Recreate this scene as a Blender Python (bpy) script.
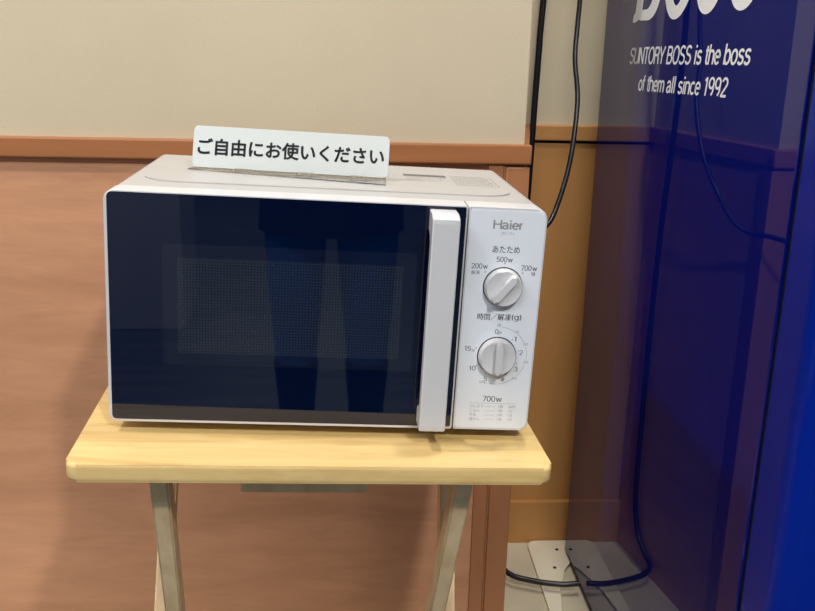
import bpy, bmesh, math, random
from mathutils import Vector, Matrix
random.seed(7)
for o in list(bpy.data.objects): bpy.data.objects.remove(o)
S = bpy.context.scene
COL = S.collection
ZF = 0.66                                   # table top height above the floor

# ------------------------------------------------------------------ camera
YAW, PITCH, ROLL = 0.0704, -0.2742, 0.0242
cyw, syw, cp, sp = math.cos(YAW), math.sin(YAW), math.cos(PITCH), math.sin(PITCH)
F = Vector((syw*cp, cyw*cp, sp)); r0 = Vector((cyw, -syw, 0)); u0 = r0.cross(F)
RR = math.cos(ROLL)*r0 + math.sin(ROLL)*u0
UU = -math.sin(ROLL)*r0 + math.cos(ROLL)*u0
cd = bpy.data.cameras.new('camera'); cam = bpy.data.objects.new('camera', cd); COL.objects.link(cam)
cd.sensor_width = 36; cd.lens = 925.97*36/815; cd.clip_start = 0.05; cd.clip_end = 50
cam.matrix_world = Matrix(((RR.x, UU.x, -F.x, -0.0008), (RR.y, UU.y, -F.y, -1.0599), (RR.z, UU.z, -F.z, 0.4137+ZF), (0, 0, 0, 1)))
S.camera = cam

# ------------------------------------------------------------------ world, lights, exposure
S.view_settings.view_transform = 'Standard'; S.view_settings.look = 'None'
S.view_settings.exposure = 0.0; S.view_settings.gamma = 1.0; S.view_settings.use_curve_mapping = False
w = bpy.data.worlds.new('world'); S.world = w; w.use_nodes = True
w.node_tree.nodes['Background'].inputs[0].default_value = (.9, .95, 1, 1)
w.node_tree.nodes['Background'].inputs[1].default_value = 0.05

def area(name, loc, size, power, col, sy=None, tgt=None, spread=180):
    d = bpy.data.lights.new(name, 'AREA'); d.energy = power; d.color = col; d.size = size; d.spread = math.radians(spread)
    if sy: d.shape = 'RECTANGLE'; d.size_y = sy
    else: d.shape = 'DISK'
    o = bpy.data.objects.new(name, d); COL.objects.link(o); o.location = loc
    if tgt is not None: o.rotation_euler = (Vector(tgt)-Vector(loc)).to_track_quat('-Z', 'Y').to_euler()
    return o
area('downlight_right', (0.27, -0.06, 2.37), .10, 10, (1, .95, .88))
area('downlight_alcove', (0.37, 0.42, 2.37), .11, 6, (1, .94, .84))
area('downlight_front', (0.54, -1.9, 2.37), .12, 42, (1, .95, .88))
area('downlight_left', (-0.95, -0.30, 2.37), .11, 21, (1, .92, .87))
area('ceiling_panel', (-1.3, -1.9, 2.37), 1.2, 28, (.92, .97, 1), sy=.5)
area('ceiling_panel', (-0.05, -1.9, 2.37), 1.2, 18, (.92, .97, 1), sy=.5)
area('ceiling_panel', (-1.3, -5.1, 2.37), 1.2, 30, (.92, .97, 1), sy=.5)
area('ceiling_panel', (0.0, -5.1, 2.37), 1.2, 52, (.92, .97, 1), sy=.5)

# ------------------------------------------------------------------ helpers
def new_bm(): return bmesh.new()

def link(name, bm, m, parent=None, smooth=None, loc=None, rot=None):
    bmesh.ops.recalc_face_normals(bm, faces=bm.faces)
    me = bpy.data.meshes.new(name); bm.to_mesh(me); bm.free()
    o = bpy.data.objects.new(name, me); COL.objects.link(o)
    for mm in (m if isinstance(m, (list, tuple)) else [m]): me.materials.append(mm)
    if parent: o.parent = parent
    if loc: o.location = loc
    if rot: o.rotation_euler = rot
    if smooth is not None:
        for p in me.polygons: p.use_smooth = True
        try: me.set_sharp_from_angle(angle=math.radians(smooth))
        except Exception: pass
        if len(me.polygons) < 400:            # large flat faces stay truly flat
            big = max(p.area for p in me.polygons)*.12
            for p in me.polygons:
                if p.area > big or len(p.vertices) > 4: p.use_smooth = False
    return o

def thing(name, label, cat, loc=(0, 0, 0), rot=(0, 0, 0), group=None):
    o = bpy.data.objects.new(name, None); COL.objects.link(o); o.empty_display_size = .05
    o.location = loc; o.rotation_euler = rot; o['label'] = label; o['category'] = cat
    if group: o['group'] = group
    return o
def tag(o, label, cat, group=None):
    o['label'] = label; o['category'] = cat
    if group: o['group'] = group
    return o
def struct(name, bm, m, smooth=None, **k):
    o = link(name, bm, m, smooth=smooth, **k); o['kind'] = 'structure'; return o

def box(bm, x0, x1, y0, y1, z0, z1, bev=0, seg=2, mi=0):
    r = bmesh.ops.create_cube(bm, size=1)
    vs = r['verts']
    for v in vs:
        v.co = Vector((x0 if v.co.x < 0 else x1, y0 if v.co.y < 0 else y1, z0 if v.co.z < 0 else z1))
    fs = set(f for v in vs for f in v.link_faces)
    for f in fs: f.material_index = mi
    if bev:
        es = list(set(e for v in vs for e in v.link_edges))
        bmesh.ops.bevel(bm, geom=es, offset=bev, segments=seg, affect='EDGES', profile=.5)
    return bm

def rrect(x0, x1, y0, y1, r, n=6):
    """rounded rectangle outline, r = one radius or (bl, br, tr, tl)"""
    if not isinstance(r, (tuple, list)): r = (r,)*4
    pts = []
    for (cx, cy, a0, rr) in ((x0, y0, 180, r[0]), (x1, y0, 270, r[1]), (x1, y1, 0, r[2]), (x0, y1, 90, r[3])):
        sx = 1 if cx == x0 else -1; sy = 1 if cy == y0 else -1
        if rr <= 0: pts.append((cx, cy)); continue
        for k in range(n+1):
            a = math.radians(a0+90*k/n)
            pts.append((cx+sx*rr+rr*math.cos(a), cy+sy*rr+rr*math.sin(a)))
    return pts

def prism(bm, pts, axis, d0, d1, bev=0, seg=2, ends='both', mi=0):
    """outline pts extruded along axis: 'z' pts=(x,y); 'y' pts=(x,z); 'x' pts=(y,z)"""
    def P(a, b, d):
        return {'z': (a, b, d), 'y': (a, d, b), 'x': (d, a, b)}[axis]
    v0 = [bm.verts.new(P(a, b, d0)) for a, b in pts]; v1 = [bm.verts.new(P(a, b, d1)) for a, b in pts]
    n = len(pts)
    f0 = bm.faces.new(v0); f1 = bm.faces.new(v1); fs = [f0, f1]
    for i in range(n): fs.append(bm.faces.new((v0[i], v0[(i+1) % n], v1[(i+1) % n], v1[i])))
    for f in fs: f.material_index = mi
    if bev:
        es = []
        if ends in ('both', 'd0'): es += list(f0.edges)
        if ends in ('both', 'd1'): es += list(f1.edges)
        bmesh.ops.bevel(bm, geom=es, offset=bev, segments=seg, affect='EDGES', profile=.5)
    return bm

def spline(pts, n=10):
    P = [Vector(p) for p in pts]; P = [2*P[0]-P[1]]+P+[2*P[-1]-P[-2]]; out = []
    for i in range(1, len(P)-2):
        for k in range(n):
            t = k/n; a, b, c, d = P[i-1:i+3]
            out.append(.5*((2*b)+(-a+c)*t+(2*a-5*b+4*c-d)*t*t+(-a+3*b-3*c+d)*t**3))
    out.append(P[-2]); return out

def tube(bm, path, r, n=12, cap=True):
    rings = []; prev = None
    for i, p in enumerate(path):
        t = (path[min(i+1, len(path)-1)]-path[max(i-1, 0)]).normalized()
        if prev is None:
            prev = t.orthogonal().normalized()
        else:
            prev = (prev-t*prev.dot(t)).normalized()
        b = t.cross(prev); rr = r[i] if isinstance(r, (list, tuple)) else r
        rings.append([bm.verts.new(p+rr*(math.cos(2*math.pi*k/n)*prev+math.sin(2*math.pi*k/n)*b)) for k in range(n)])
    for a, c in zip(rings, rings[1:]):
        for k in range(n): bm.faces.new((a[k], a[(k+1) % n], c[(k+1) % n], c[k]))
    if cap: bm.faces.new(rings[0]); bm.faces.new(rings[-1])
    return bm

def lathe(bm, prof, M=None, n=48, cap=True):
    """prof (r, h) revolved about local z, then M"""
    M = M or Matrix(); rings = []
    for r, h in prof: rings.append([bm.verts.new(M @ Vector((r*math.cos(2*math.pi*k/n), r*math.sin(2*math.pi*k/n), h))) for k in range(n)])
    for a, c in zip(rings, rings[1:]):
        for k in range(n): bm.faces.new((a[k], a[(k+1) % n], c[(k+1) % n], c[k]))
    if cap: bm.faces.new(rings[0]); bm.faces.new(rings[-1])
    return bm

def text_into(bm, body, M, width=None, height=None, bold=0.0, shear=0.0, align='LEFT', depth=.0001, size=1.0, spacing=1.0):
    """outline lettering as a mesh; fitted to width (x) and size, then placed by M (local x right, y up, z out)"""
    c = bpy.data.curves.new('t', 'FONT'); c.body = body; c.size = 1; c.offset = bold; c.shear = shear
    c.resolution_u = 4; c.space_character = spacing; c.fill_mode = 'FRONT' if depth == 0 else 'BOTH'
    o = bpy.data.objects.new('t', c); COL.objects.link(o)
    dg = bpy.context.evaluated_depsgraph_get(); me = bpy.data.meshes.new_from_object(o.evaluated_get(dg))
    bpy.data.objects.remove(o); bpy.data.curves.remove(c)
    xs = [v.co.x for v in me.vertices]
    if not xs: bpy.data.meshes.remove(me); return
    x0, x1 = min(xs), max(xs)
    sy = size; sx = size if width is None else width/(x1-x0)
    if height is not None:
        ys = [v.co.y for v in me.vertices]; sy = height/(max(ys)-min(ys))
        if width is None: sx = sy
    ox = {'LEFT': x0, 'CENTER': (x0+x1)/2, 'RIGHT': x1}[align]
    T = M @ Matrix.Diagonal((sx, sy, 1, 1)) @ Matrix.Translation((-ox, 0, 0))
    me.transform(T); bm.from_mesh(me); bpy.data.meshes.remove(me)

# plain sans lettering drawn as constant-width strokes (cap height 1)
def A_(cx, cy, rx, ry, a0, a1, n=14): return [(cx+rx*math.cos(math.radians(a0+(a1-a0)*k/n)), cy+ry*math.sin(math.radians(a0+(a1-a0)*k/n))) for k in range(n+1)]
GLY = {
 'S': (.66, [A_(.32, .74, .235, .215, 25, 270)[:-1]+A_(.32, .275, .255, .235, 90, -155)]),
 'U': (.70, [[(.08, 1)]+A_(.35, .31, .27, .28, 180, 360)+[(.62, 1)]]),
 'N': (.70, [[(.08, 0), (.08, 1)], [(.08, 1), (.62, 0)], [(.62, 0), (.62, 1)]]),
 'T': (.60, [[(.02, .95), (.58, .95)], [(.30, .95), (.30, 0)]]),
 'O': (.76, [A_(.38, .5, .31, .465, 0, 360, 28)]),
 'R': (.68, [[(.08, 0), (.08, .95)], [(.08, .95), (.38, .95)]+A_(.38, .73, .21, .22, 90, -90)+[(.08, .51)], [(.38, .51), (.50, .46), (.56, .30), (.60, 0)]]),
 'Y': (.62, [[(.02, 1), (.31, .42)], [(.60, 1), (.31, .42)], [(.31, .42), (.31, 0)]]),
 'B': (.68, [[(.08, 0), (.08, 1)], [(.08, .95), (.36, .95)]+A_(.36, .74, .20, .21, 90, -90)+[(.08, .53)], [(.36, .53)]+A_(.36, .29, .24, .24, 90, -90)+[(.08, .05)]]),
 'H': (.72, [[(.08, 0), (.08, 1)], [(.64, 0), (.64, 1)], [(.08, .53), (.64, .53)]]),
 'W': (.90, [[(.03, 1), (.25, 0)], [(.25, 0), (.45, .95)], [(.45, .95), (.65, 0)], [(.65, 0), (.87, 1)]]),
 'i': (.24, [[(.12, 0), (.12, .72)], [(.12, .87), (.12, 1.0)]]),
 'l': (.24, [[(.12, 0), (.12, 1)]]),
 's': (.52, [A_(.26, .535, .17, .15, 20, 270)[:-1]+A_(.26, .21, .185, .17, 90, -160)]),
 't': (.32, [[(.16, .93)]+A_(.29, .17, .13, .125, 180, 285), [(.02, .69), (.31, .69)]]),
 'h': (.56, [[(.08, 0), (.08, 1)], A_(.28, .48, .20, .205, 180, 0)+[(.48, 0)]]),
 'n': (.56, [[(.08, 0), (.08, .73)], A_(.28, .48, .20, .205, 180, 0)+[(.48, 0)]]),
 'm': (.84, [[(.08, 0), (.08, .73)], A_(.25, .50, .17, .185, 180, 0)+[(.42, 0)], A_(.59, .50, .17, .185, 180, 0)+[(.76, 0)]]),
 'r': (.36, [[(.08, 0), (.08, .73)], A_(.29, .44, .21, .24, 180, 95)]),
 'e': (.56, [[(.07, .38), (.49, .38)]+A_(.28, .365, .215, .32, 3, 318, 22)]),
 'b': (.58, [[(.08, 0), (.08, 1)], A_(.30, .365, .215, .32, 0, 360, 24)]),
 'o': (.58, [A_(.29, .365, .22, .32, 0, 360, 24)]),
 'c': (.52, [A_(.28, .365, .21, .32, 45, 315, 22)]),
 'a': (.56, [A_(.25, .50, .19, .19, 165, 0)+[(.44, .12), (.50, .03)], [(.44, .42), (.25, .385)]+A_(.22, .20, .155, .165, 90, 290)+[(.44, .20)]]),
 'f': (.32, [[(.14, 0)]+A_(.27, .83, .13, .13, 180, 85), [(.01, .69), (.31, .69)]]),
 'g': (.58, [A_(.28, .365, .21, .32, 0, 360, 24), [(.50, .73)]+A_(.29, -.06, .21, .19, 0, -150)]),
 '(': (.30, [A_(.36, .40, .27, .68, 130, 230)]), ')': (.30, [A_(-.06, .40, .27, .68, 50, -50)]),
 '0': (.60, [A_(.30, .5, .225, .46, 0, 360, 26)]),
 '1': (.42, [[(.26, 0), (.26, 1)], [(.26, .97), (.08, .80)]]),
 '2': (.60, [A_(.30, .72, .215, .24, 165, -35)+[(.08, .05)], [(.06, .05), (.55, .05)]]),
 '3': (.60, [A_(.29, .74, .20, .22, 155, -90), [(.24, .52), (.29, .52)]+A_(.29, .275, .225, .235, 90, -155)]),
 '4': (.62, [[(.42, 0), (.42, .97)], [(.42, .97), (.05, .28)], [(.03, .28), (.58, .28)]]),
 '5': (.60, [[(.50, .95), (.15, .95)], [(.15, .95), (.11, .50)], A_(.29, .325, .225, .28, 140, -150)]),
 '7': (.58, [[(.05, .95), (.53, .95)], [(.53, .95), (.20, 0)]]),
 '9': (.60, [A_(.30, .69, .215, .27, 0, 360, 24), [(.515, .69)]+A_(.28, .40, .235, .36, 20, -70)]),
 ' ': (.30, []),
}
def ribbon(bm, path, w, M):
    n = len(path); P = [Vector(q) for q in path]
    closed = (P[0]-P[-1]).length < 1e-4; L_, R_ = [], []
    for i in range(n):
        a = P[i-1] if i > 0 else (P[n-2] if closed else P[0]); b = P[i+1] if i < n-1 else (P[1] if closed else P[-1])
        t = (b-a).normalized(); q = Vector((-t.y, t.x))
        L_.append(bm.verts.new(M @ Vector((*(P[i]+q*w/2), 0)))); R_.append(bm.verts.new(M @ Vector((*(P[i]-q*w/2), 0))))
    for i in range(n-1): bm.faces.new((L_[i], L_[i+1], R_[i+1], R_[i]))
def letters(bm, body, M, cap, width=None, weight=.13, shear=0, align='LEFT'):
    """body in cap height `cap`, stretched to `width`"""
    W_ = sum(GLY[c][0] for c in body); sx = cap if width is None else width/W_
    x = {'LEFT': 0, 'CENTER': -W_/2, 'RIGHT': -W_}[align]
    B = M @ Matrix(((sx, shear*cap, 0, 0), (0, cap, 0, 0), (0, 0, 1, 0), (0, 0, 0, 1)))
    for c in body:
        for q, st in enumerate(GLY[c][1]): ribbon(bm, st, weight, Matrix.Translation((0, 0, 0)) @ B @ Matrix.Translation((x, 0, q*2e-5)))
        x += GLY[c][0]

# ------------------------------------------------------------------ materials
def mat(name, col, rough=.5, ior=1.45, metal=0, coat=0, spec=None, trans=0):
    m = bpy.data.materials.new(name); m.use_nodes = True; b = m.node_tree.nodes['Principled BSDF']
    b.inputs['Base Color'].default_value = (*col, 1); b.inputs['Roughness'].default_value = rough
    b.inputs['IOR'].default_value = ior; b.inputs['Metallic'].default_value = metal
    b.inputs['Coat Weight'].default_value = coat; b.inputs['Coat Roughness'].default_value = .03
    b.inputs['Transmission Weight'].default_value = trans
    return m
def nodes(m): return m.node_tree.nodes, m.node_tree.links, m.node_tree.nodes['Principled BSDF']
def noise_col(m, ca, cb, scale, stretch=(1, 1, 1), detail=4, rough=.55, lo=.35, hi=.65, bump=0, bscale=None, dist=0):
    N, L, b = nodes(m)
    tc = N.new('ShaderNodeTexCoord'); mp = N.new('ShaderNodeMapping'); mp.inputs['Scale'].default_value = stretch
    L.new(tc.outputs['Object'], mp.inputs['Vector'])
    n = N.new('ShaderNodeTexNoise'); n.inputs['Scale'].default_value = scale; n.inputs['Detail'].default_value = detail
    n.inputs['Roughness'].default_value = rough; n.inputs['Distortion'].default_value = dist
    L.new(mp.outputs[0], n.inputs['Vector'])
    cr = N.new('ShaderNodeValToRGB'); cr.color_ramp.elements[0].position = lo; cr.color_ramp.elements[1].position = hi
    cr.color_ramp.elements[0].color = (*ca, 1); cr.color_ramp.elements[1].color = (*cb, 1)
    L.new(n.outputs['Fac'], cr.inputs['Fac']); L.new(cr.outputs['Color'], b.inputs['Base Color'])
    if bump:
        n2 = N.new('ShaderNodeTexNoise'); n2.inputs['Scale'].default_value = bscale or scale*4; n2.inputs['Detail'].default_value = 3
        L.new(mp.outputs[0], n2.inputs['Vector'])
        bp = N.new('ShaderNodeBump'); bp.inputs['Strength'].default_value = bump; bp.inputs['Distance'].default_value = .001
        L.new(n2.outputs['Fac'], bp.inputs['Height']); L.new(bp.outputs[0], b.inputs['Normal'])
    return cr

M_wall = mat('beige_wallpaper', (.66, .57, .42), .75)
noise_col(M_wall, (.565, .485, .345), (.60, .52, .37), 3, bump=.25, bscale=260)
M_panel = mat('brown_wood_panel', (.4, .17, .08), .42)
noise_col(M_panel, (.47, .232, .125), (.65, .335, .19), 8, stretch=(.5, .5, 2.6), detail=12, rough=.68, lo=.28, hi=.72, dist=.5)
M_alc = mat('alcove_wood_panel', (.4, .2, .07), .42)
noise_col(M_alc, (.46, .22, .066), (.54, .265, .084), 7, stretch=(1.6, 1.6, .3), detail=6, lo=.3, hi=.7)
M_rail = mat('brown_wood_rail', (.42, .19, .09), .38)
noise_col(M_rail, (.33, .125, .048), (.41, .165, .064), 9, stretch=(.3, 3, 5), detail=6, lo=.3, hi=.7)
M_trim = mat('brown_corner_trim', (.29, .115, .05), .42)
noise_col(M_trim, (.37, .155, .068), (.42, .18, .078), 10, stretch=(4, 4, .3), detail=5, lo=.3, hi=.7)
M_floor = mat('beige_vinyl_floor', (.45, .41, .32), .45)
noise_col(M_floor, (.60, .54, .40), (.66, .60, .455), 6, detail=6, bump=.1)
M_plank = mat('dark_plank_floor', (.12, .10, .09), .4)
noise_col(M_plank, (.05, .062, .07), (.10, .115, .12), 3, stretch=(.4, 7, 1), detail=5, lo=.35, hi=.65)
M_ceil = mat('white_ceiling_board', (.75, .74, .7), .8)
noise_col(M_ceil, (.72, .71, .68), (.78, .77, .73), 60)
M_backwall = mat('dim_back_wall', (.2, .17, .14), .7)
noise_col(M_backwall, (.09, .09, .095), (.12, .12, .125), 4)
M_pillar = mat('pale_grey_pillar', (.42, .46, .56), .6)
noise_col(M_pillar, (.41, .45, .55), (.43, .47, .57), 5)
M_white = mat('white_plastic', (.78, .78, .76), .28)
noise_col(M_white, (.60, .605, .63), (.61, .615, .64), 20)
M_case = mat('white_painted_steel', (.78, .775, .75), .3)
noise_col(M_case, (.445, .44, .435), (.46, .455, .45), 8)
M_ctrl = mat('pale_grey_control_panel', (.66, .67, .69), .35)
noise_col(M_ctrl, (.73, .77, .84), (.745, .785, .855), 30)
M_glass = mat('dark_navy_door_glass', (.0006, .004, .022), .02, ior=1.55)
M_mesh = mat('window_mesh', (.012, .016, .03), .03, ior=1.6)
def mesh_pattern(m):
    N, L, b = nodes(m)
    tc = N.new('ShaderNodeTexCoord'); v = N.new('ShaderNodeTexVoronoi'); v.inputs['Scale'].default_value = 320; v.inputs['Randomness'].default_value = 0
    L.new(tc.outputs['Object'], v.inputs['Vector'])
    cr = N.new('ShaderNodeValToRGB'); cr.color_ramp.elements[0].position = .3; cr.color_ramp.elements[1].position = .5
    cr.color_ramp.elements[0].color = (.001, .003, .012, 1); cr.color_ramp.elements[1].color = (.014, .020, .040, 1)
    L.new(v.outputs['Distance'], cr.inputs['Fac']); L.new(cr.outputs['Color'], b.inputs['Base Color'])
mesh_pattern(M_mesh)
M_bord = mat('window_border_print', (.0045, .008, .027), .025, ior=1.6)
M_ink = mat('dark_grey_ink', (.07, .07, .085), .5)
M_ink2 = mat('mid_grey_ink', (.30, .30, .32), .45)
M_ink3 = mat('pale_grey_ink', (.36, .36, .37), .5)
M_black = mat('black_rubber', (.012, .012, .014), .32)
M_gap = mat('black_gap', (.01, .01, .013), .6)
M_sign = mat('white_sign_board', (.505, .54, .53), .3)
M_signink = mat('black_sign_ink', (.02, .02, .028), .4)
M_clear = mat('clear_acrylic', (.97, .98, .98), .04, ior=1.2, trans=1)
M_smoke = mat('tinted_acrylic', (.80, .78, .76), .12, ior=1.2, trans=.9)
M_cream = mat('cream_painted_steel', (.74, .69, .55), .35)
noise_col(M_cream, (.84, .78, .61), (.87, .81, .64), 9)
M_steel = mat('zinc_steel', (.5, .5, .5), .3, metal=1)
M_blue = mat('glossy_deep_blue_panel', (.001, .006, .14), .02, ior=1.40)
noise_col(M_blue, (.001, .006, .135), (.001, .0065, .145), 3)
M_bluedoor = mat('glossy_blue_door', (.002, .03, .30), .2, ior=1.22)
noise_col(M_bluedoor, (.001, .015, .25), (.001, .017, .27), 3)
M_letter = mat('white_vinyl_lettering', (.90, .93, .97), .35)

def wood(name, ca, cb, cc, stave=.052):
    m = mat(name, ca, .38); N, L, b = nodes(m)
    tc = N.new('ShaderNodeTexCoord')
    sx = N.new('ShaderNodeSeparateXYZ'); L.new(tc.outputs['Object'], sx.inputs[0])
    dv = N.new('ShaderNodeMath'); dv.operation = 'DIVIDE'; dv.inputs[1].default_value = stave; L.new(sx.outputs['Y'], dv.inputs[0])
    fl = N.new('ShaderNodeMath'); fl.operation = 'FLOOR'; L.new(dv.outputs[0], fl.inputs[0])
    wn = N.new('ShaderNodeTexWhiteNoise'); wn.noise_dimensions = '1D'; L.new(fl.outputs[0], wn.inputs['W'])
    off = N.new('ShaderNodeVectorMath'); off.operation = 'ADD'
    sc = N.new('ShaderNodeVectorMath'); sc.operation = 'SCALE'; sc.inputs['Scale'].default_value = 5; L.new(wn.outputs['Color'], sc.inputs[0])
    L.new(tc.outputs['Object'], off.inputs[0]); L.new(sc.outputs[0], off.inputs[1])
    mp = N.new('ShaderNodeMapping'); mp.inputs['Scale'].default_value = (1.6, 12, 12); L.new(off.outputs[0], mp.inputs['Vector'])
    n = N.new('ShaderNodeTexNoise'); n.inputs['Scale'].default_value = 3.5; n.inputs['Detail'].default_value = 8; n.inputs['Roughness'].default_value = .6; n.inputs['Distortion'].default_value = 1.2
    L.new(mp.outputs[0], n.inputs['Vector'])
    cr = N.new('ShaderNodeValToRGB'); e = cr.color_ramp.elements
    e[0].position = .3; e[0].color = (*cb, 1); e[1].position = .62; e[1].color = (*ca, 1); k = e.new(.46); k.color = (*cc, 1)
    L.new(n.outputs['Fac'], cr.inputs['Fac'])
    hs = N.new('ShaderNodeHueSaturation'); L.new(cr.outputs['Color'], hs.inputs['Color'])
    mr = N.new('ShaderNodeMapRange'); mr.inputs['To Min'].default_value = .93; mr.inputs['To Max'].default_value = 1.05; L.new(wn.outputs['Value'], mr.inputs['Value'])
    L.new(mr.outputs[0], hs.inputs['Value']); L.new(hs.outputs['Color'], b.inputs['Base Color'])
    bp = N.new('ShaderNodeBump'); bp.inputs['Strength'].default_value = .08; bp.inputs['Distance'].default_value = .001
    L.new(n.outputs['Fac'], bp.inputs['Height']); L.new(bp.outputs[0], b.inputs['Normal'])
    return m
M_wood = wood('pale_rubberwood', (.79, .58, .255), (.62, .40, .155), (.74, .52, .215))
M_legw = mat('pale_rubberwood_leg', (.7, .53, .33), .45)
noise_col(M_legw, (.69, .50, .28), (.85, .65, .39), 14, stretch=(4, 4, .45), detail=7, lo=.3, hi=.62)

# ------------------------------------------------------------------ setting
WY, AY = .387, .790            # main wall plane, alcove wall plane
EX = .289                      # end of the main wall
RT, RB = .2677+ZF, .2368+ZF    # rail top and bottom
bm = new_bm(); box(bm, -3.0, 2.6, .10, 1.0, -.05, 0); struct('floor', bm, M_floor)
bm = new_bm(); box(bm, -3.0, 2.6, -6.0, .10, -.05, 0); struct('floor_front', bm, M_plank)
bm = new_bm(); box(bm, -3.0, 2.6, -6.0, 1.0, 2.4, 2.45); struct('ceiling', bm, M_ceil)
bm = new_bm(); box(bm, -3.1, -3.0, -6.0, 1.0, 0, 2.4); struct('wall_left', bm, M_backwall)
bm = new_bm(); box(bm, 2.6, 2.7, -6.0, 1.0, 0, 2.4); struct('wall_right', bm, M_backwall)
bm = new_bm(); box(bm, -3.0, 2.6, -6.1, -6.0, 0, 2.4); struct('wall_front', bm, M_backwall)
# main wall: beige above, wood panel below, a recess under the rail
bm = new_bm(); prism(bm, [(-3.0, WY+.007), (.2795, WY+.007), (.354, .80), (-3.0, .80)], 'z', RT-.005, 2.4, bev=0); struct('wall_back', bm, M_wall)
bm = new_bm(); prism(bm, [(-3.0, WY+.011), (.280, WY+.011), (.356, .80), (-3.0, .80)], 'z', 0, RT-.006); struct('trim_7', bm, M_panel)
bm = new_bm(); box(bm, -3.0, .2255, WY+.006, WY+.0165, 0, RB-.012, bev=.001); struct('trim_6', bm, M_panel)
bm = new_bm(); box(bm, -3.0, .2905, WY-.006, WY+.020, RB, RT, bev=.003); struct('trim_1', bm, M_rail, smooth=40)
# corner trim: flat strip, groove, raised strip wrapping the wall end
bm = new_bm()
box(bm, .2245, .2480, WY+.001, WY+.02, 0, RB-.0003, bev=.001)
box(bm, .2487, .2515, WY+.003, WY+.02, 0, RB-.0003)
box(bm, .2515, EX, WY-.002, WY+.04, 0, RB-.004, bev=.0022)
struct('trim_2', bm, M_trim, smooth=40)
bm = new_bm(); prism(bm, [(.26, WY+.02), (.2905, WY+.02), (.366, AY), (.33, AY)], 'z', RB, RT, bev=.003); struct('trim_3', bm, M_rail, smooth=40)
# pale pillar further back in the room, mirrored in the oven door
bm = new_bm(); box(bm, -1.00, -.54, -3.05, -2.65, 0, 2.4, bev=.004); struct('pillar', bm, M_pillar)
# alcove wall
bm = new_bm(); box(bm, .2, 2.6, AY+.004, AY+.10, RB, 2.4); struct('wall_alcove', bm, M_wall)
bm = new_bm(); box(bm, .2, 2.6, AY+.002, AY+.08, 0, RB-.006); struct('trim_8', bm, M_alc)
bm = new_bm(); box(bm, .2, 2.6, AY+.012, AY+.07, RB-.008, RB+.004); struct('trim_4', bm, M_gap)
bm = new_bm(); box(bm, .283, 2.6, AY-.008, AY+.03, RB, RT, bev=.003); struct('trim_5', bm, M_alc, smooth=40)
bm = new_bm(); box(bm, .283, 2.6, AY-.008, AY+.03, 0, .102, bev=.002); struct('baseboard_alcove', bm, M_alc, smooth=40)

# ------------------------------------------------------------------ table
TL, TA = .0358, .0407
def frame(x, y, a, z):                     # tilted local frame whose origin lies z along its own up axis
    R = Matrix.Rotation(a, 4, 'Z') @ Matrix.Rotation(TL, 4, 'Y')
    return Vector((x, y, ZF)) + (R @ Vector((0, 0, z)))
table = thing('folding_table', 'pale wooden folding tray table standing under the white microwave', 'table', frame(-.0288, -.1964, TA, -ZF), (0, TL, TA))
W2 = .4931/2
bm = new_bm(); prism(bm, rrect(-W2-.0015, W2+.0015, 0, .38, .0125, 8), 'z', ZF-.0191, ZF, bev=.0045, seg=4)
link('tabletop', bm, M_wood, table, smooth=50)
def leg(x0, x1, ytop, ybot):
    # slanted leg in the y-z plane from under the top to the floor
    xm = (x0+x1)/2
    zb = math.tan(TL)*xm                   # where the floor lies in the tilted frame
    zt = ZF-.0195
    d = Vector((0, ybot-ytop, zb-zt)); h = .0145/abs(d.normalized().z)
    bm = new_bm()
    prism(bm, [(ytop-h, zt), (ytop+h, zt), (ybot+h, zb), (ybot-h, zb)], 'x', x0, x1)
    bmesh.ops.bevel(bm, geom=list(bm.edges), offset=.0022, segments=2, affect='EDGES')
    return bm
for s in (-1, 1):
    a, b = sorted((s*.1530, s*.1728)); link('leg', leg(a, b, .048, .335), M_legw, table, smooth=40)
    a, b = sorted((s*.1765, s*.1965)); link('leg', leg(a, b, .355, .055), M_legw, table, smooth=40)
    bm = new_bm(); yy = .198; zz = ZF-.365
    x = s*.1530
    lathe(bm, [(.0055, 0), (.0055, .0025), (.004, .0038)], Matrix.Translation((x, yy, zz)) @ Matrix.Rotation(-s*math.pi/2, 4, 'Y'), 20)
    link('pivot_bolt', bm, M_steel, table, smooth=40)
bm = new_bm(); box(bm, -.0780, .0570, .048, .075, ZF-.0545, ZF-.0192, bev=.002); link('batten', bm, M_legw, table, smooth=40)
bm = new_bm(); box(bm, -.1530, .1530, .278, .298, ZF-.575, ZF-.545, bev=.002); link('cross_bar', bm, M_legw, table, smooth=40)
bm = new_bm(); box(bm, -.1765, .1765, .098, .118, ZF-.575, ZF-.545, bev=.002); link('cross_bar', bm, M_legw, table, smooth=40)

# ------------------------------------------------------------------ microwave
MA, G, H, D = .0144, .0127, .2475, .3165
mw = thing('microwave_oven', 'white microwave oven with dark glass door and two dials, on the wooden table', 'microwave', frame(-.0251, -.1213, MA, G), (0, TL, MA))
HW = .226
# case
bm = new_bm(); prism(bm, rrect(-HW+.001, HW-.001, .003, H-.001, .007, 5), 'y', .038, D, bev=.002, ends='d1')
case = link('case', bm, M_case, mw, smooth=40)
bm = new_bm(); prism(bm, rrect(-.2065, .2065, .076, .285, .042, 10), 'z', H-.0015, H+.0006, bev=.0012, ends='d1', seg=3)
link('raised_top_panel', bm, M_case, case, smooth=40)
bm = new_bm(); prism(bm, rrect(-HW+.004, HW-.004, .006, H-.004, .004, 4), 'y', .012, .040); link('inner_frame', bm, M_gap, case)
for sx in (-1, 1):
    for y in (.075, .27):
        bm = new_bm(); lathe(bm, [(.011, .004), (.011, -.008), (.009, -G+.0002)], Matrix.Translation((sx*.185, y, 0)), 24); link('foot', bm, M_black, mw, smooth=40)
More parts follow.
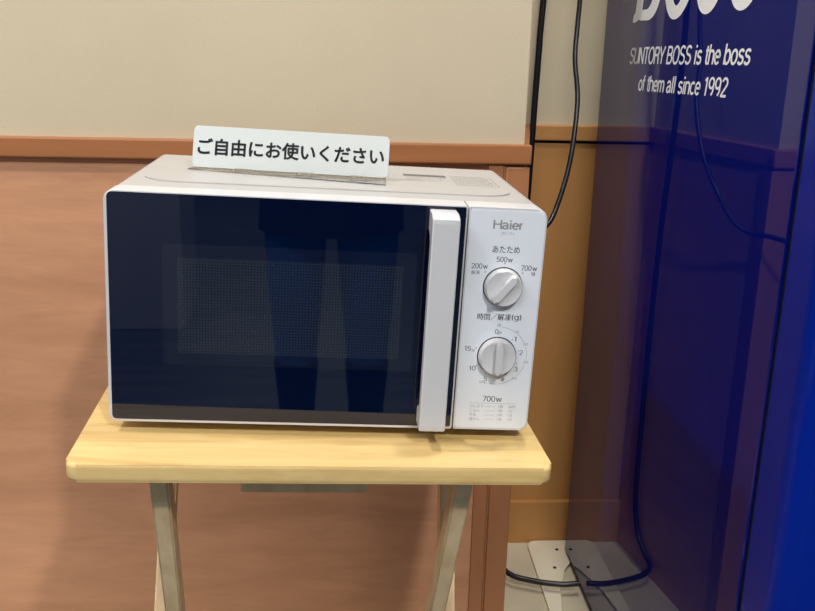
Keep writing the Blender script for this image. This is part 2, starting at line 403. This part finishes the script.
# door
bm = new_bm(); prism(bm, rrect(-HW, .1419, 0, H, (.007, .001, .001, .009), 6), 'y', 0, .036, bev=.0014, seg=3, ends='both')
door = link('door', bm, M_white, mw, smooth=40)
bm = new_bm(); prism(bm, rrect(-.2227, .1402, .0030, .2464, (.004, .001, .001, .005), 5), 'y', -.0007, .002, bev=.0004, ends='d0')
link('door_glass', bm, M_glass, door, smooth=30)
bm = new_bm(); prism(bm, rrect(-.169, .0925, .066, .1955, .003, 4), 'y', -.00085, -.0007); link('window_border', bm, M_bord, door)
bm = new_bm(); prism(bm, rrect(-.154, .079, .079, .182, .002, 4), 'y', -.0010, -.0008); link('window_mesh', bm, M_mesh, door)
# handle: side profile (y, z) bar with a foot at each end
prof = [(-.0007, .2432), (-.020, .2425), (-.031, .2410), (-.0345, .2385), (-.0350, .2340), (-.0350, .016), (-.0340, .011), (-.030, .009), (-.0007, .009),
        (-.0007, .027), (-.016, .029), (-.0215, .036), (-.0215, .212), (-.016, .220), (-.0007, .222)]
bm = new_bm(); prism(bm, prof, 'x', .1022, .1300, bev=.0015, seg=2)
link('handle', bm, M_white, door, smooth=35)
# control panel
bm = new_bm(); prism(bm, rrect(.1434, HW, 0, H, (.001, .007, .010, .001), 6), 'y', 0, .036, bev=.0020, seg=3, ends='both')
panel = link('control_panel', bm, M_white, mw, smooth=40)
bm = new_bm(); prism(bm, rrect(.1448, .2242, .0025, .2448, (.002, .006, .008, .002), 6), 'y', -.0006, .001, bev=.0003, ends='d0')
link('panel_face', bm, M_ctrl, panel, smooth=30)
PM = Matrix.Translation((0, -.0007, 0)) @ Matrix.Rotation(math.pi/2, 4, 'X')   # text plane on the panel face: x right, y up
def T(bm, s, x, z, h, **k):
    text_into(bm, s, PM @ Matrix.Translation((x, z, 0)), size=h, **k)
def LT(bm, s, x, z, cap, **k): letters(bm, s, PM @ Matrix.Translation((x, z, 0)), cap, **k)
bm = new_bm(); LT(bm, 'Haier', .1692, .2254, .0096, width=.0322, weight=.15); link('brand_lettering', bm, M_ink2, panel)
bm = new_bm(); T(bm, 'JM-17H', .1852, .2196, .0042, align='CENTER', width=.0135); link('model_lettering', bm, M_ink3, panel)
def ring(bm, cx, cz, r0, r1, a0=0, a1=360, n=48, y=-.00075):
    vs = []
    for k in range(n+1):
        a = math.radians(a0+(a1-a0)*k/n)
        vs.append([bm.verts.new((cx+r*math.sin(a), y, cz+r*math.cos(a))) for r in (r0, r1)])
    for a, b in zip(vs, vs[1:]): bm.faces.new((a[0], a[1], b[1], b[0]))
K1, K2 = (.1850, .1637), (.1850, .0866)
bm = new_bm()
T(bm, 'あたため', .1853, .2006, .0088, align='CENTER', width=.0290, bold=.008)
for t_, x, z in (('500', .1757, .1904), ('200', .1498, .1824), ('700', .2026, .1821)):
    LT(bm, t_, x, z, .0056, width=.0118, weight=.11); LT(bm, 'W', x+.0125, z, .0040, width=.0048, weight=.13)
T(bm, '解凍', .1502, .1764, .0046, width=.0090); T(bm, '強', .2142, .1770, .0046, width=.0044)
for a in (-52, 0, 52):
    x = K1[0]+.0252*math.sin(math.radians(a)); z = K1[1]+.0252*math.cos(math.radians(a)); ring(bm, x, z, .0004, .0008, n=10)
link('power_dial_markings', bm, M_ink, panel)
bm = new_bm()
T(bm, '時間／解凍', .1605, .1270, .0080, width=.0362); T(bm, '時間／解凍', .1607, .1270, .0080, width=.0362); LT(bm, '(g)', .1975, .1277, .0060, width=.0110, weight=.12)
for t_, x, z in (('0', .1808, .1112), ('1', .2020, .1035), ('2', .2096, .0882), ('3', .2058, .0690), ('4', .1918, .0570), ('5', .1730, .0570), ('10', .1556, .0690), ('15', .1490, .0912)):
    LT(bm, t_, x, z, .0052, weight=.11, width=(.0040 if len(t_) == 1 else .0080))
T(bm, '分', .1848, .1112, .0042); T(bm, '分', .1572, .0902, .0042); T(bm, '切', .1830, .1195, .0040)
for a in (0, 40, 75, 110, 150, 205, 240, 290):
    x = K2[0]+.0243*math.sin(math.radians(a)); z = K2[1]+.0243*math.cos(math.radians(a)); ring(bm, x, z, 0.00001, .0006, n=8)
link('timer_dial_markings', bm, M_ink, panel)
bm = new_bm()
for a0, a1 in ((6, 30), (38, 62), (70, 98), (106, 134), (142, 196)):
    ring(bm, K2[0], K2[1], .0325, .0329, a0, a1, n=14)
for s, a in (('100', 36), ('200', 66), ('300', 102), ('400', 140), ('500g', 203)):
    T(bm, s, K2[0]+.0335*math.sin(math.radians(a)), K2[1]-.001+.0335*math.cos(math.radians(a)), .0038, align='CENTER')
link('weight_scale', bm, M_ink2, panel)
bm = new_bm()
LT(bm, '700', .1735, .0334, .0064, width=.0145, weight=.11); LT(bm, 'W', .1887, .0334, .0046, width=.0062, weight=.13)
link('guide_heading', bm, M_ink, panel)
bm = new_bm()
for z in (.0312,):
    vs = [bm.verts.new(c) for c in ((.159, -.00075, z), (.2115, -.00075, z), (.2115, -.00075, z+.0003), (.159, -.00075, z+.0003))]; bm.faces.new(vs)
for i, (a, b, c) in enumerate((('おにぎり', '1個', '20秒'), ('ごはん', '1杯', '1分'), ('牛乳', '1杯', '1分'), ('酒かん', '1本', '1分'))):
    z = .0262-.0050*i
    T(bm, a, .1605, z, .0040); T(bm, b, .1920, z, .0040); T(bm, c, .2035, z, .0040)
    T(bm, '‐‐‐‐‐‐', .1775, z, .0040, width=.011)
link('cooking_guide', bm, M_ink2, panel)
# dials
def dial(name, c, ang):
    M = Matrix.Translation((c[0], -.0006, c[1])) @ Matrix.Rotation(math.pi/2, 4, 'X')      # local z points out of the panel (-y)
    root = None
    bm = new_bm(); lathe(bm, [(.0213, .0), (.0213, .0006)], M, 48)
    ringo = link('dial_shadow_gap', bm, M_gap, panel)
    bm = new_bm(); lathe(bm, [(.0203, .0005), (.0203, .004), (.0197, .0085), (.0185, .0100), (.0150, .0092), (.0001, .0075)], M, 56)
    k = link(name, bm, M_white, panel, smooth=40)
    bm = new_bm()
    R = M @ Matrix.Rotation(-math.radians(ang), 4, 'Z')
    prism(bm, rrect(-.0047, .0047, -.0190, .0192, .0040, 6), 'z', .005, .0170, bev=.0022, seg=3, ends='d1')
    for v in bm.verts:
        t = (v.co.z-.005)/.012
        v.co.x *= 1-.22*t; v.co.y *= 1-.06*t
    bm.transform(R); link('grip', bm, M_white, k, smooth=40)
dial('power_dial', K1, 38)
dial('timer_dial', K2, 0)
# stickers on the top
M_strip = mat('dark_strip_print', (.13, .12, .12), .5)
TM = Matrix.Translation((0, 0, H+.0007))
bm = new_bm(); prism(bm, rrect(.090, .1435, .208, .224, .001, 2), 'z', H+.0005, H+.0009); nb = link('caution_strip', bm, M_strip, case)
bm = new_bm()
for i, z in enumerate((.195, .180, .166)): text_into(bm, '必ずお読みください 高温注意 内容'[:12-i], TM @ Matrix.Translation((.092, z, .0002)), size=.006, width=.050-.006*i)
vs = rrect(.1500, .2000, .142, .222, .002, 3)
for k in range(7):
    z = .148+.0115*k; text_into(bm, 'お手入れのしかた 電源プラグ'[:9+(k*3) % 5], TM @ Matrix.Translation((.1535, z, .0002)), size=.0058, width=.040+.001*(k % 3))
for (x0, x1, y0, y1) in ((.150, .2, .142, .1425), (.15, .2, .2215, .222), (.15, .1505, .142, .222), (.1995, .2, .142, .222)):
    q = [bm.verts.new((a, b, H+.0009)) for a, b in ((x0, y0), (x1, y0), (x1, y1), (x0, y1))]; bm.faces.new(q)
link('printed_notice', bm, M_strip, case)

# ------------------------------------------------------------------ sign on the microwave
Rm = Matrix.Rotation(MA, 4, 'Z') @ Matrix.Rotation(TL, 4, 'Y')
mo = frame(-.0251, -.1213, MA, G)
SROT = -.085
sign = thing('sign_stand', 'white sign with black Japanese lettering standing on top of the microwave', 'sign',
             mo + (Rm @ Vector((-.0480, .160, H+.0007))), (0, TL, MA+SROT))
SW = .2305/2; LEAN = math.radians(18)
bm = new_bm(); prism(bm, rrect(-SW, SW, 0, .0490, .0055, 6), 'y', 0, .0022, bev=.0004, ends='both')
ML = Matrix.Translation((0, -.001, .0040)) @ Matrix.Rotation(-LEAN, 4, 'X'); bm.transform(ML)
brd = link('sign_board', bm, M_sign, sign, smooth=40)
bm = new_bm()
for dx, dz in ((0, 0), (.0006, 0), (-.0006, 0), (0, .0006), (0, -.0006), (.0004, .0004), (-.0004, -.0004), (.0004, -.0004), (-.0004, .0004)):
    text_into(bm, 'ご自由にお使いください', ML @ Matrix(((1, 0, 0, dx), (0, 0, -1, -.0003), (0, 1, 0, .0168+dz), (0, 0, 0, 1))), size=.0205, width=.2185, align='CENTER')
link('lettering', bm, M_signink, brd)
bm = new_bm(); prism(bm, [(-.120, .000), (.114, -.037), (.112, .035), (-.108, .035)], 'z', .0002, .0018); link('base_plate', bm, M_smoke, sign)
for x in (-.055, .018, .082):
    bm = new_bm(); box(bm, x-.010, x+.010, -.010, .004, .0019, .0050, bev=.0008); link('clip', bm, M_clear, sign)

# ------------------------------------------------------------------ vending machine
VA = 0
VF = Vector((.4854, .7295, 0)); VW, VD = .90, .8145
vm = thing('vending_machine', 'tall glossy blue vending machine with white lettering at the right', 'vending machine', VF, (0, 0, VA))
def V(bm, *a, **k): return link(*a, **k)
VB = .016
bm = new_bm(); box(bm, 0, VW, -VD, 0, VB, 1.83, bev=.002); V(bm, 'cabinet', bm, M_blue, vm)
bm = new_bm(); box(bm, .004, VW-.004, -VD-.0125, -VD+.001, VB+.01, 1.82); V(bm, 'door_gasket', bm, M_black, vm)
bm = new_bm(); prism(bm, [(.001, -VD-.0105), (.001, -VD-.060)]+[(.001+.022*(1-math.cos(math.radians(a))), -VD-.060-.034*math.sin(math.radians(a))) for a in range(10, 91, 10)]
                     + [(VW/2, -VD-.104), (VW-.023, -VD-.094), (VW-.001, -VD-.060), (VW-.001, -VD-.0105)], 'z', VB+.02, 1.83, bev=.003)
V(bm, 'front_door', bm, M_bluedoor, vm, smooth=50)
for x in (.05, VW-.05):
    for y in (-VD+.06, -.06):
        bm = new_bm(); lathe(bm, [(.024, .0002), (.024, .006), (.008, .008), (.008, VB+.002)], Matrix.Translation((x, y, 0)), 24); V(bm, 'leveling_foot', bm, M_black, vm, smooth=40)
# lettering on the side panel: text x runs towards the front (-y), y up
def VM(s0, z, tilt): return Matrix.Translation((-.0004, -s0, z+ZF)) @ Matrix(((0, 0, -1, 0), (-1, 0, 0, 0), (0, 1, 0, 0), (0, 0, 0, 1))) @ Matrix.Rotation(tilt, 4, 'Z')
bm = new_bm(); letters(bm, 'SUNTORY BOSS is the boss', VM(.172, .3915, .0175), .0262, width=.492, weight=.135, shear=.20)
V(bm, 'slogan_lettering', bm, M_letter, vm)
bm = new_bm(); letters(bm, 'of them all since 1992', VM(.2335, .3495, .0245), .0245, width=.371, weight=.135, shear=.20)
V(bm, 'slogan_lettering', bm, M_letter, vm)
# big heavy serif letters, drawn as outlines (u right, v up) of letter height 1
def strokes(bm, path, wid, place):
    L_, R_ = [], []
    n = len(path)
    for i in range(n):
        p = Vector(path[i]); a = Vector(path[max(i-1, 0)]); b = Vector(path[min(i+1, n-1)])
        t = (b-a).normalized(); nrm = Vector((-t.y, t.x)); w_ = wid(i/(n-1))/2
        L_.append(bm.verts.new(place(*(p+nrm*w_)))); R_.append(bm.verts.new(place(*(p-nrm*w_))))
    for i in range(n-1): bm.faces.new((L_[i], L_[i+1], R_[i+1], R_[i]))
def arc(cx, cy, rx, ry, a0, a1, n=24): return [(cx+rx*math.cos(math.radians(a0+(a1-a0)*k/n)), cy+ry*math.sin(math.radians(a0+(a1-a0)*k/n))) for k in range(n+1)]
bm = new_bm()
HH = .165
def placer(y0, width, z0, sh=.16, out=0):
    return lambda u, v: (-.0006-out, -(y0+u*width+sh*v*HH), z0+ZF+v*HH)
def poly(bm, pts, pl): bm.faces.new([bm.verts.new(pl(*p)) for p in pts])
pB = placer(.1735, .148, .4590); pB2 = placer(.1735, .148, .4590, out=3e-5); pB3 = placer(.1735, .148, .4590, out=6e-5)
poly(bm, [(0, 0), (.12, .0), (.20, .02), (.20, .98), (.12, 1), (0, 1), (0, .93), (.06, .90), (.06, .10), (0, .06)], pB)
poly(bm, [(.20, .02), (.40, .02), (.40, .98), (.20, .98)][:1]+[(.30, .02), (.30, .98), (.20, .98)], pB)
strokes(bm, [(.26, .065)]+arc(.46, .29, .30, .225, -90, 90, 20)+[(.26, .515)], lambda t: .10+.16*math.sin(math.pi*t)**2, pB2)
strokes(bm, [(.26, .525)]+arc(.44, .74, .26, .21, -90, 90, 20)+[(.26, .95)], lambda t: .10+.14*math.sin(math.pi*t)**2, pB3)
pO = placer(.308, .145, .4625)
out = arc(.5, .5, .48, .52, 0, 360, 48); inn = arc(.5, .5, .22, .40, 0, 360, 48)
vo = [bm.verts.new(pO(*p)) for p in out[:-1]]; vi = [bm.verts.new(pO(*p)) for p in inn[:-1]]
for k in range(48): bm.faces.new((vo[k], vo[(k+1) % 48], vi[(k+1) % 48], vi[k]))
for y0, z0 in ((.440, .4675), (.556, .4685)):
    pS = placer(y0, .118, z0)
    path = arc(.50, .745, .30, .20, 20, 270, 26)[:-1]+arc(.50, .26, .32, .205, 90, -160, 26)
    strokes(bm, path, lambda t: .10+.17*math.sin(math.pi*t)**1.2, pS)
V(bm, 'brand_lettering', bm, M_letter, vm)

# ------------------------------------------------------------------ floor plate, bolts, cables
bm = new_bm()
prism(bm, [(.405, .46), (.4085, .755), (.4115, .768), (.418, .777), (.428, .780), (.50, .780), (.50, .70), (.468, .66), (.440, .58), (.424, .46)], 'z', .0005, .0075, bev=.002)
plate = tag(link('floor_bracket', bm, M_cream, None, smooth=40), 'cream metal floor bracket lying under the left rear corner of the vending machine', 'bracket')
for (x, y) in ((.470, .738), (.449, .665)):
    bm = new_bm(); lathe(bm, [(.0035, .0074), (.0035, .0090), (.002, .0100)], Matrix.Translation((x, y, 0)), 16)
    link('screw', bm, M_black, plate, smooth=40)

def cable(name, pts, r, label, m=M_black):
    bm = new_bm(); tube(bm, spline(pts, 12), r, 12)
    return tag(link(name, bm, m, None, smooth=60), label, 'cable')
def on_ray(px, py, Y):
    x = (px-407.5)/925.97; y = -(py-305.5)/925.97
    d = F+x*RR+y*UU; o = Vector((-.0008, -1.0599, .4137+ZF)); return o+d*((Y-o.y)/d.y)
cable('power_cable', [(.378, .655, 2.3), (.372, .660, 1.6)]+[tuple(on_ray(*q)) for q in ((543.5, 0, .673), (539, 50, .676), (535, 100, .680), (531.8, 143, .686), (528.6, 185, .694), (524.5, 235, .704))]
      + [(.3470, .716, .52), (.3460, .716, .32), (.3450, .710, .15), (.340, .688, .075), (.333, .655, .045), (.330, .625, .034), (.347, .603, .029), (.376, .590, .027), (.410, .578, .027), (.446, .570, .028), (.4775, .570, .030)],
      .0058, 'thick black cable hanging in the alcove and looping over the floor')
c0 = [on_ray(580, 0, .525), on_ray(577, 30, .52), on_ray(575, 60, .51), on_ray(577.5, 100, .495), on_ray(572, 150, .469), on_ray(564, 185, .440), on_ray(552, 218, .409), on_ray(541, 231, .386)]
top = [Vector((.395, .55, 2.3)), Vector((.395, .54, 1.6)), c0[0]+Vector((.003, .004, .12))]
tail = [Vector((.2985, .335, .795)), Vector((.265, .275, .788)), Vector((.222, .240, .780)), Vector((.170, .222, .760)), Vector((.130, .2125, .745))]
cable('mains_cord', top+c0+tail, .0041, 'thin curved black cord running up the alcove from behind the white microwave')

# ------------------------------------------------------------------ the person holding the phone, seen as a reflection in the oven door
def skin(name, chains, m, parent=None, sub=2, root=0):
    """chains: lists of (x, y, z, r); equal points are shared, so limbs join"""
    idx, vs, rs, es = {}, [], [], []
    for ch in chains:
        prev = None
        for (x, y, z, r) in ch:
            k = (round(x, 4), round(y, 4), round(z, 4))
            if k not in idx: idx[k] = len(vs); vs.append((x, y, z)); rs.append(r)
            if prev is not None: es.append((prev, idx[k]))
            prev = idx[k]
    me = bpy.data.meshes.new(name); me.from_pydata(vs, es, [])
    o = bpy.data.objects.new(name, me); COL.objects.link(o)
    o.modifiers.new('skin', 'SKIN').use_smooth_shade = True
    sd = o.modifiers.new('sub', 'SUBSURF'); sd.levels = sub; sd.render_levels = sub
    for v, r in zip(me.skin_vertices[0].data, rs): v.radius = (r, r); v.use_root = False
    me.skin_vertices[0].data[root].use_root = True
    dg = bpy.context.evaluated_depsgraph_get(); m2 = bpy.data.meshes.new_from_object(o.evaluated_get(dg))
    bpy.data.objects.remove(o); bpy.data.meshes.remove(me); m2.name = name
    o = bpy.data.objects.new(name, m2); COL.objects.link(o); m2.materials.clear(); m2.materials.append(m)
    for p in m2.polygons: p.use_smooth = True
    if parent: o.parent = parent
    return o
M_skin = mat('skin', (.62, .40, .30), .5); noise_col(M_skin, (.60, .385, .285), (.64, .415, .31), 30)
M_jean = mat('blue_denim', (.02, .07, .24), .8); noise_col(M_jean, (.015, .16, .62), (.02, .18, .68), 40)
M_coat = mat('black_jacket', (.006, .007, .012), .7); noise_col(M_coat, (.005, .006, .010), (.008, .009, .014), 25)
M_boot = mat('black_boots', (.006, .006, .008), .4)
M_hair = mat('dark_hair', (.012, .009, .008), .5)
pr = thing('person', 'person in black jacket and blue jeans mirrored in the dark oven door, holding a phone', 'person', (0.005, -1.47, 0))
bc = [[(0, 0, .95, .115), (0, 0, 1.08, .115), (0, -.01, 1.22, .125), (0, -.015, 1.36, .11), (0, 0, 1.45, .06), (0, .01, 1.52, .052), (0, .02, 1.60, .082), (0, .02, 1.68, .085), (0, .01, 1.74, .06)]]
jc, tc_, bo = [], [], []
jc.append([(0, 0, .86, .12), (0, 0, .95, .135), (0, 0, 1.08, .135), (0, -.01, 1.22, .145), (0, -.015, 1.36, .128), (0, 0, 1.43, .075)])
for q in (-1, 1):
    bc.append([(0, 0, .95, .115), (q*.088, 0, .86, .088), (q*.092, .01, .50, .055), (q*.09, -.02, .12, .040), (q*.094, .01, .045, .040), (q*.105, .10, .032, .032)])
    bc.append([(0, -.015, 1.36, .11), (q*.175, 0, 1.385, .056), (q*.235, .10, 1.14, .040), (q*.085, .345, 1.065, .026), (q*.060, .375, 1.065, .028)])
    for f, (dx, dz, l) in enumerate(((0, .030, .030), (-.004, .012, .034), (-.004, -.006, .032), (0, -.022, .026))):
        bc.append([(q*.060, .375, 1.065, .028), (q*(.056), .392, 1.065+dz, .0085), (q*(.050), .392+.006, 1.066+dz, .008), (q*(.046), .385, 1.066+dz, .007)][:4])
    bc.append([(q*.060, .375, 1.065, .028), (q*.058, .370, 1.092, .010), (q*.046, .366, 1.098, .008)])
    jc.append([(0, -.015, 1.36, .128), (q*.175, 0, 1.385, .072), (q*.235, .10, 1.14, .055), (q*.10, .325, 1.070, .038)])
    tc_.append([(0, 0, .95, .125), (q*.088, 0, .84, .098), (q*.090, .012, .54, .080), (q*.092, -.005, .34, .062), (q*.092, -.010, .20, .050)])
    bo.append([(q*.092, -.010, .305, .066), (q*.092, -.010, .26, .062), (q*.091, -.02, .12, .049), (q*.093, .0, .052, .050), (q*.105, .115, .042, .040)])
body = skin('body', bc, M_skin, pr)
bm = new_bm(); lathe(bm, [(.150, 1.02), (.162, .92), (.172, .80), (.182, .63), (.176, .63), (.165, .80), (.150, .95)], Matrix.Diagonal((1, .78, 1, 1)), 40, cap=False)
link('coat_skirt', bm, M_coat, pr, smooth=60)
skin('jacket', jc, M_coat, pr); skin('trousers', tc_, M_jean, pr)
for k in range(2): skin('boot', [bo[k]], M_boot, pr)
bm = new_bm(); bmesh.ops.create_uvsphere(bm, u_segments=28, v_segments=16, radius=1)
for v in bm.verts:
    d = .094+(.006 if v.co.y < 0 else -.002)
    v.co = Vector((v.co.x*d, v.co.y*d*1.08+.008, v.co.z*d*1.05+1.685))
bmesh.ops.delete(bm, geom=[v for v in bm.verts if v.co.y > .055 and v.co.z < 1.72 or v.co.z < 1.62], context='VERTS')
link('hair', bm, M_hair, pr, smooth=60)
bm = new_bm(); lathe(bm, [(.004, 0), (.011, .02), (.013, .034), (.006, .040)], Matrix.Translation((0, .098, 1.668)) @ Matrix.Rotation(math.pi-.35, 4, 'X'), 14); link('nose', bm, M_skin, pr, smooth=60)
for q in (-1, 1):
    bm = new_bm(); bmesh.ops.create_uvsphere(bm, u_segments=14, v_segments=8, radius=.0105, matrix=Matrix.Translation((q*.031, .092, 1.672))); link('eye', bm, M_coat, pr, smooth=60)
    bm = new_bm(); bmesh.ops.create_uvsphere(bm, u_segments=14, v_segments=8, radius=1, matrix=Matrix.Translation((q*.085, .012, 1.655)) @ Matrix.Diagonal((.010, .020, .032, 1))); link('ear', bm, M_skin, pr, smooth=60)
bm = new_bm(); bmesh.ops.create_uvsphere(bm, u_segments=14, v_segments=8, radius=1, matrix=Matrix.Translation((0, .098, 1.612)) @ Matrix.Diagonal((.024, .006, .007, 1))); link('mouth', bm, mat('lips', (.45, .2, .17), .5), pr, smooth=60)
ph = thing('phone', 'dark phone held upright in the hands of the mirrored person', 'phone', (.005, -1.086, 1.05))
bm = new_bm(); prism(bm, rrect(-.070, .070, -.015, .056, .010, 6), 'y', -.004, .0038, bev=.0015); link('phone_body', bm, M_black, ph, smooth=40)
bm = new_bm(); prism(bm, rrect(-.067, .067, -.012, .053, .008, 6), 'y', -.0046, -.0039); link('screen', bm, M_gap, ph)
